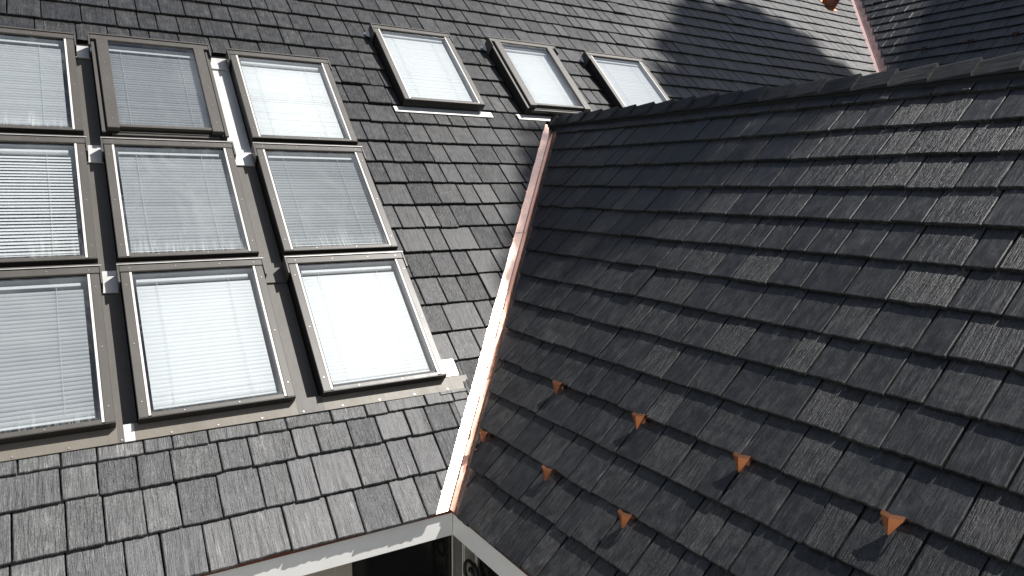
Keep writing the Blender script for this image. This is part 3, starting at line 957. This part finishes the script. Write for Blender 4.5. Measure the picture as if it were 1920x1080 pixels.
# ------------------------------------------------------------------ walls below the eaves
hw = empty('house_wall', Matrix.Translation((0, 0.2, -3.0)))
tag(hw, 'shaded house wall with dark patio doors in the corner under the eaves', 'wall')
def wbox(name, x0, x1, y0, y1, z0, z1, mat, bevel=0.0, parent=None):
    return MB().box(x0, x1, y0 - 0.2, y1 - 0.2, z0 + 3.0, z1 + 3.0).build(name, mat, parent or hw, bevel)
WY = 0.20
wbox('wall_panel', -4.6, -0.64, WY, WY + 0.2, -3.0, FZ + 0.009, M['wall_beige'])
wbox('door_pane', -0.535, 0.098, WY + 0.06, WY + 0.065, -2.95, FZ + 0.009, M['door_glass'])
wbox('door_frame', -0.6395, -0.5355, WY - 0.01, WY + 0.08, -3.0, FZ + 0.009, M['wall_beige'], 0.004)
wbox('door_frame', 0.0985, 0.116, WY + 0.03, WY + 0.08, -3.0, FZ + 0.009, M['iron'], 0.002)
wbox('door_frame', 0.1165, 0.126, WY + 0.03, WY + 0.08, -3.0, FZ + 0.009, M['white_paint'], 0.002)  # white strip painted in for the highlight along the frame edge
wbox('corner_post', 0.1265, 0.199, WY + 0.06, WY + 0.12, -3.0, FZ + 0.009, M['wall_trim'], 0.003)
ww = empty('wing_wall', Matrix.Translation((0.2, 0, -3.0)))
tag(ww, 'shaded wing wall with dark glazed door behind the iron scroll', 'wall')
def vbox(name, x0, x1, y0, y1, z0, z1, mat, bevel=0.0):
    return MB().box(x0 - 0.2, x1 - 0.2, y0, y1, z0 + 3.0, z1 + 3.0).build(name, mat, ww, bevel)
vbox('wall_panel', 0.2, 0.3, 0.072, 0.259, -3.0, FZ + 0.027, M['wall_trim'])
vbox('corner_trim', 0.1935, 0.1995, 0.238, 0.246, -3.0, FZ + 0.027, M['white_paint'], 0.002)
vbox('corner_trim', 0.1935, 0.1995, 0.216, 0.223, -3.0, FZ + 0.027, M['white_paint'], 0.002)
vbox('door_frame', 0.193, 0.206, 0.062, 0.0715, -3.0, FZ + 0.027, M['white_paint'], 0.002)
vbox('door_pane', 0.207, 0.212, -1.5, 0.0615, -2.95, FZ + 0.027, M['door_glass'])
vbox('wall_panel', 0.2, 0.3, -5.6, -1.5005, -3.0, FZ + 0.027, M['wall_trim'])

# wrought iron scroll of a wall lamp bracket
def scroll():
    pts = []
    for k in range(34):
        t = k / 33
        a = math.radians(-20 + 480 * t)
        rr = 0.075 * (1 - 0.70 * t ** 1.2)
        pts.append((0, rr * math.cos(a), rr * math.sin(a)))
    return pts
# stands in a plane parallel to the wing wall, fixed to it by two stubs
sc = empty('iron_scroll', Matrix.Translation((0.150, 0.055, -0.47)) @ Matrix.Rotation(math.pi, 4, 'Z') @ Matrix.Scale(1.22, 4))
tag(sc, 'black wrought iron scroll bracket in the wall corner below the eaves', 'bracket')
v, f = tube(scroll(), [0.009] * 29 + [0.010, 0.012, 0.014, 0.014, 0.010], 8)
obj('scroll', mesh_of('scroll', v, f, M['iron'], True), sc)
v, f = tube([(0, 0.030, 0.068), (0, 0.055, 0.052), (0, 0.074, 0.015), (0, 0.080, -0.06), (0, 0.080, -0.5)], 0.013, 8)
obj('back_bar', mesh_of('back_bar', v, f, M['iron'], True), sc)
for zz in (-0.1, -0.4):
    v, f = tube([(0, 0.080, zz), (-0.046, 0.080, zz)], 0.006, 6)
    obj('wall_stub', mesh_of('wall_stub', v, f, M['iron'], True), sc)

# ------------------------------------------------------------------ ground
g = obj('ground', mesh_of('ground', [(-400, -400, -3.02), (400, -400, -3.02), (400, 400, -3.02), (-400, 400, -3.02)], [(0, 1, 2, 3)], M['lawn']))
g['kind'] = 'structure'

pt = MB().box(-14, 6.0, -14, 0.18, -3.2, -3.0).build('patio', M['bounce_paving'])  # unseen pale paving added to bounce warm sunlight onto the fascias
pt['kind'] = 'structure'

# ------------------------------------------------------------------ trees that shade the roofs (they stand beyond the wing, out of the picture)
def tree(name, label, foot, lobes, dens, leaf, seed):
    r = random.Random(seed); nr = np.random.default_rng(seed)
    root = empty(name, Matrix.Translation(foot))
    tag(root, label, 'tree', 'tall trees beside the house')
    F = Vector(foot)
    cen = Vector((0, 0, 0))
    for p, rad in lobes: cen += p
    cen /= len(lobes)
    top = cen - F
    TV, TF = [], []
    v, f = tube([(0, 0, -0.1), (top.x * .1, top.y * .1, top.z * .3), (top.x * .5, top.y * .5, top.z * .65), (top.x, top.y, top.z)], [0.42, 0.30, 0.2, 0.08], 10)
    TV += v; TF += f
    for p, rad in lobes:
        q = p - F
        s = Vector((top.x * .5, top.y * .5, top.z * .65)) if q.z > top.z * .7 else Vector((top.x * .1, top.y * .1, top.z * .3))
        v, f = tube([s, (s + q) / 2 + Vector((0, 0, -0.2)), q], [0.10, 0.05, 0.015], 6)
        n = len(TV); TV += v; TF += [tuple(n + k for k in t) for t in f]
    obj('trunk', mesh_of('trunk', TV, TF, M['bark'], True), root)
    V, Fc = [], []
    for p, rad in lobes:
        n = int(dens * rad * rad)
        d = nr.normal(size=(n, 3)); d /= np.linalg.norm(d, axis=1)[:, None]
        rr = rad * nr.random(n) ** 0.45 * (1 + 0.18 * np.sin(d[:, 0] * 5 + seed) * np.cos(d[:, 1] * 4))
        c = d * rr[:, None] + np.array(p - F)
        a = nr.normal(size=(n, 3)); a /= np.linalg.norm(a, axis=1)[:, None]
        b = np.cross(a, nr.normal(size=(n, 3))); b /= np.linalg.norm(b, axis=1)[:, None]
        L = leaf * (0.7 + 0.6 * nr.random(n))[:, None]
        q = np.stack([c - a * L, c + b * L * .45, c + a * L, c - b * L * .45], 1).reshape(-1, 3)
        i0 = len(V); V += [tuple(x) for x in q]
        Fc += [(i0 + 4 * k, i0 + 4 * k + 1, i0 + 4 * k + 2, i0 + 4 * k + 3) for k in range(n)]
    obj('crown', mesh_of('crown', V, Fc, M['leaf']), root)
    return root

TT = 25.0
l1 = [(A(u, v) + SUN * (TT + random.uniform(-1.5, 1.5)), r_) for (u, v, r_) in
      [(4.75, 4.35, .42), (5.35, 4.95, .55), (5.95, 5.5, .6), (6.7, 5.95, .55), (7.5, 6.25, .45), (8.0, 6.0, .40), (7.3, 5.4, .75), (6.5, 4.9, .8),
       (5.8, 4.3, .7), (7.1, 4.4, .75), (7.8, 4.9, .5), (8.3, 4.3, .5), (8.5, 5.05, .42), (8.75, 4.6, .4), (8.2, 5.6, .45), (9.15, 4.25, .45), (9.5, 4.0, .4), (6.0, 6.1, .25), (6.35, 6.45, .2)]]
l1 += [(C2(w, v) + SUN * (23.5 + random.uniform(-1.5, 1.5)), r_) for (w, v, r_) in
      [(3.0, 4.7, .55), (2.2, 4.9, .7), (1.4, 5.0, .7), (2.6, 5.9, .6), (1.7, 6.2, .7), (2.9, 6.9, .5), (2.1, 7.3, .6), (1.2, 7.0, .7), (0.6, 5.6, .8), (3.2, 5.6, .38), (3.25, 6.6, .33), (3.2, 7.6, .4)]]
tree('shade_tree', 'tall broad-leaved tree casting the big shadow on the main roof', (20.4, -4.4, -3.0), l1, 1300, 0.16, 1)
l2 = [(B(w, v) + SUN * (21 + random.uniform(-1.5, 1.5)), r_) for (w, v, r_) in
      [(0.55, 3.05, 0.27), (0.9, 3.3, 0.30), (1.3, 3.2, 0.30), (0.3, 3.25, 0.22), (1.9, 2.75, 0.24), (1.1, 2.6, 0.30), (0.8, 2.2, 0.19), (0.25, 2.75, 0.20), (1.65, 3.0, 0.34), (2.1, 3.2, 0.41), (0.1, 3.3, 0.20), (1.0, 1.7, 0.16), (0.45, 1.9, 0.14), (-0.25, 2.9, 0.14), (0.65, 2.65, 0.22), (0.2, 2.3, 0.15), (1.5, 2.5, 0.28), (1.25, 1.5, 0.14), (-0.55, 3.15, 0.12), (1.4, 2.0, 0.22)]]
l2 += [(p + Vector((random.uniform(-.6, 1.4), random.uniform(-1, 1), -3.2 - random.uniform(0, 2.5))), 0.9) for p, q in l2[:8]]
tree('shade_tree', 'slender tree casting dappled shade on the wing roof', (12.6, -5.0, -3.0), l2, 1500, 0.10, 2)
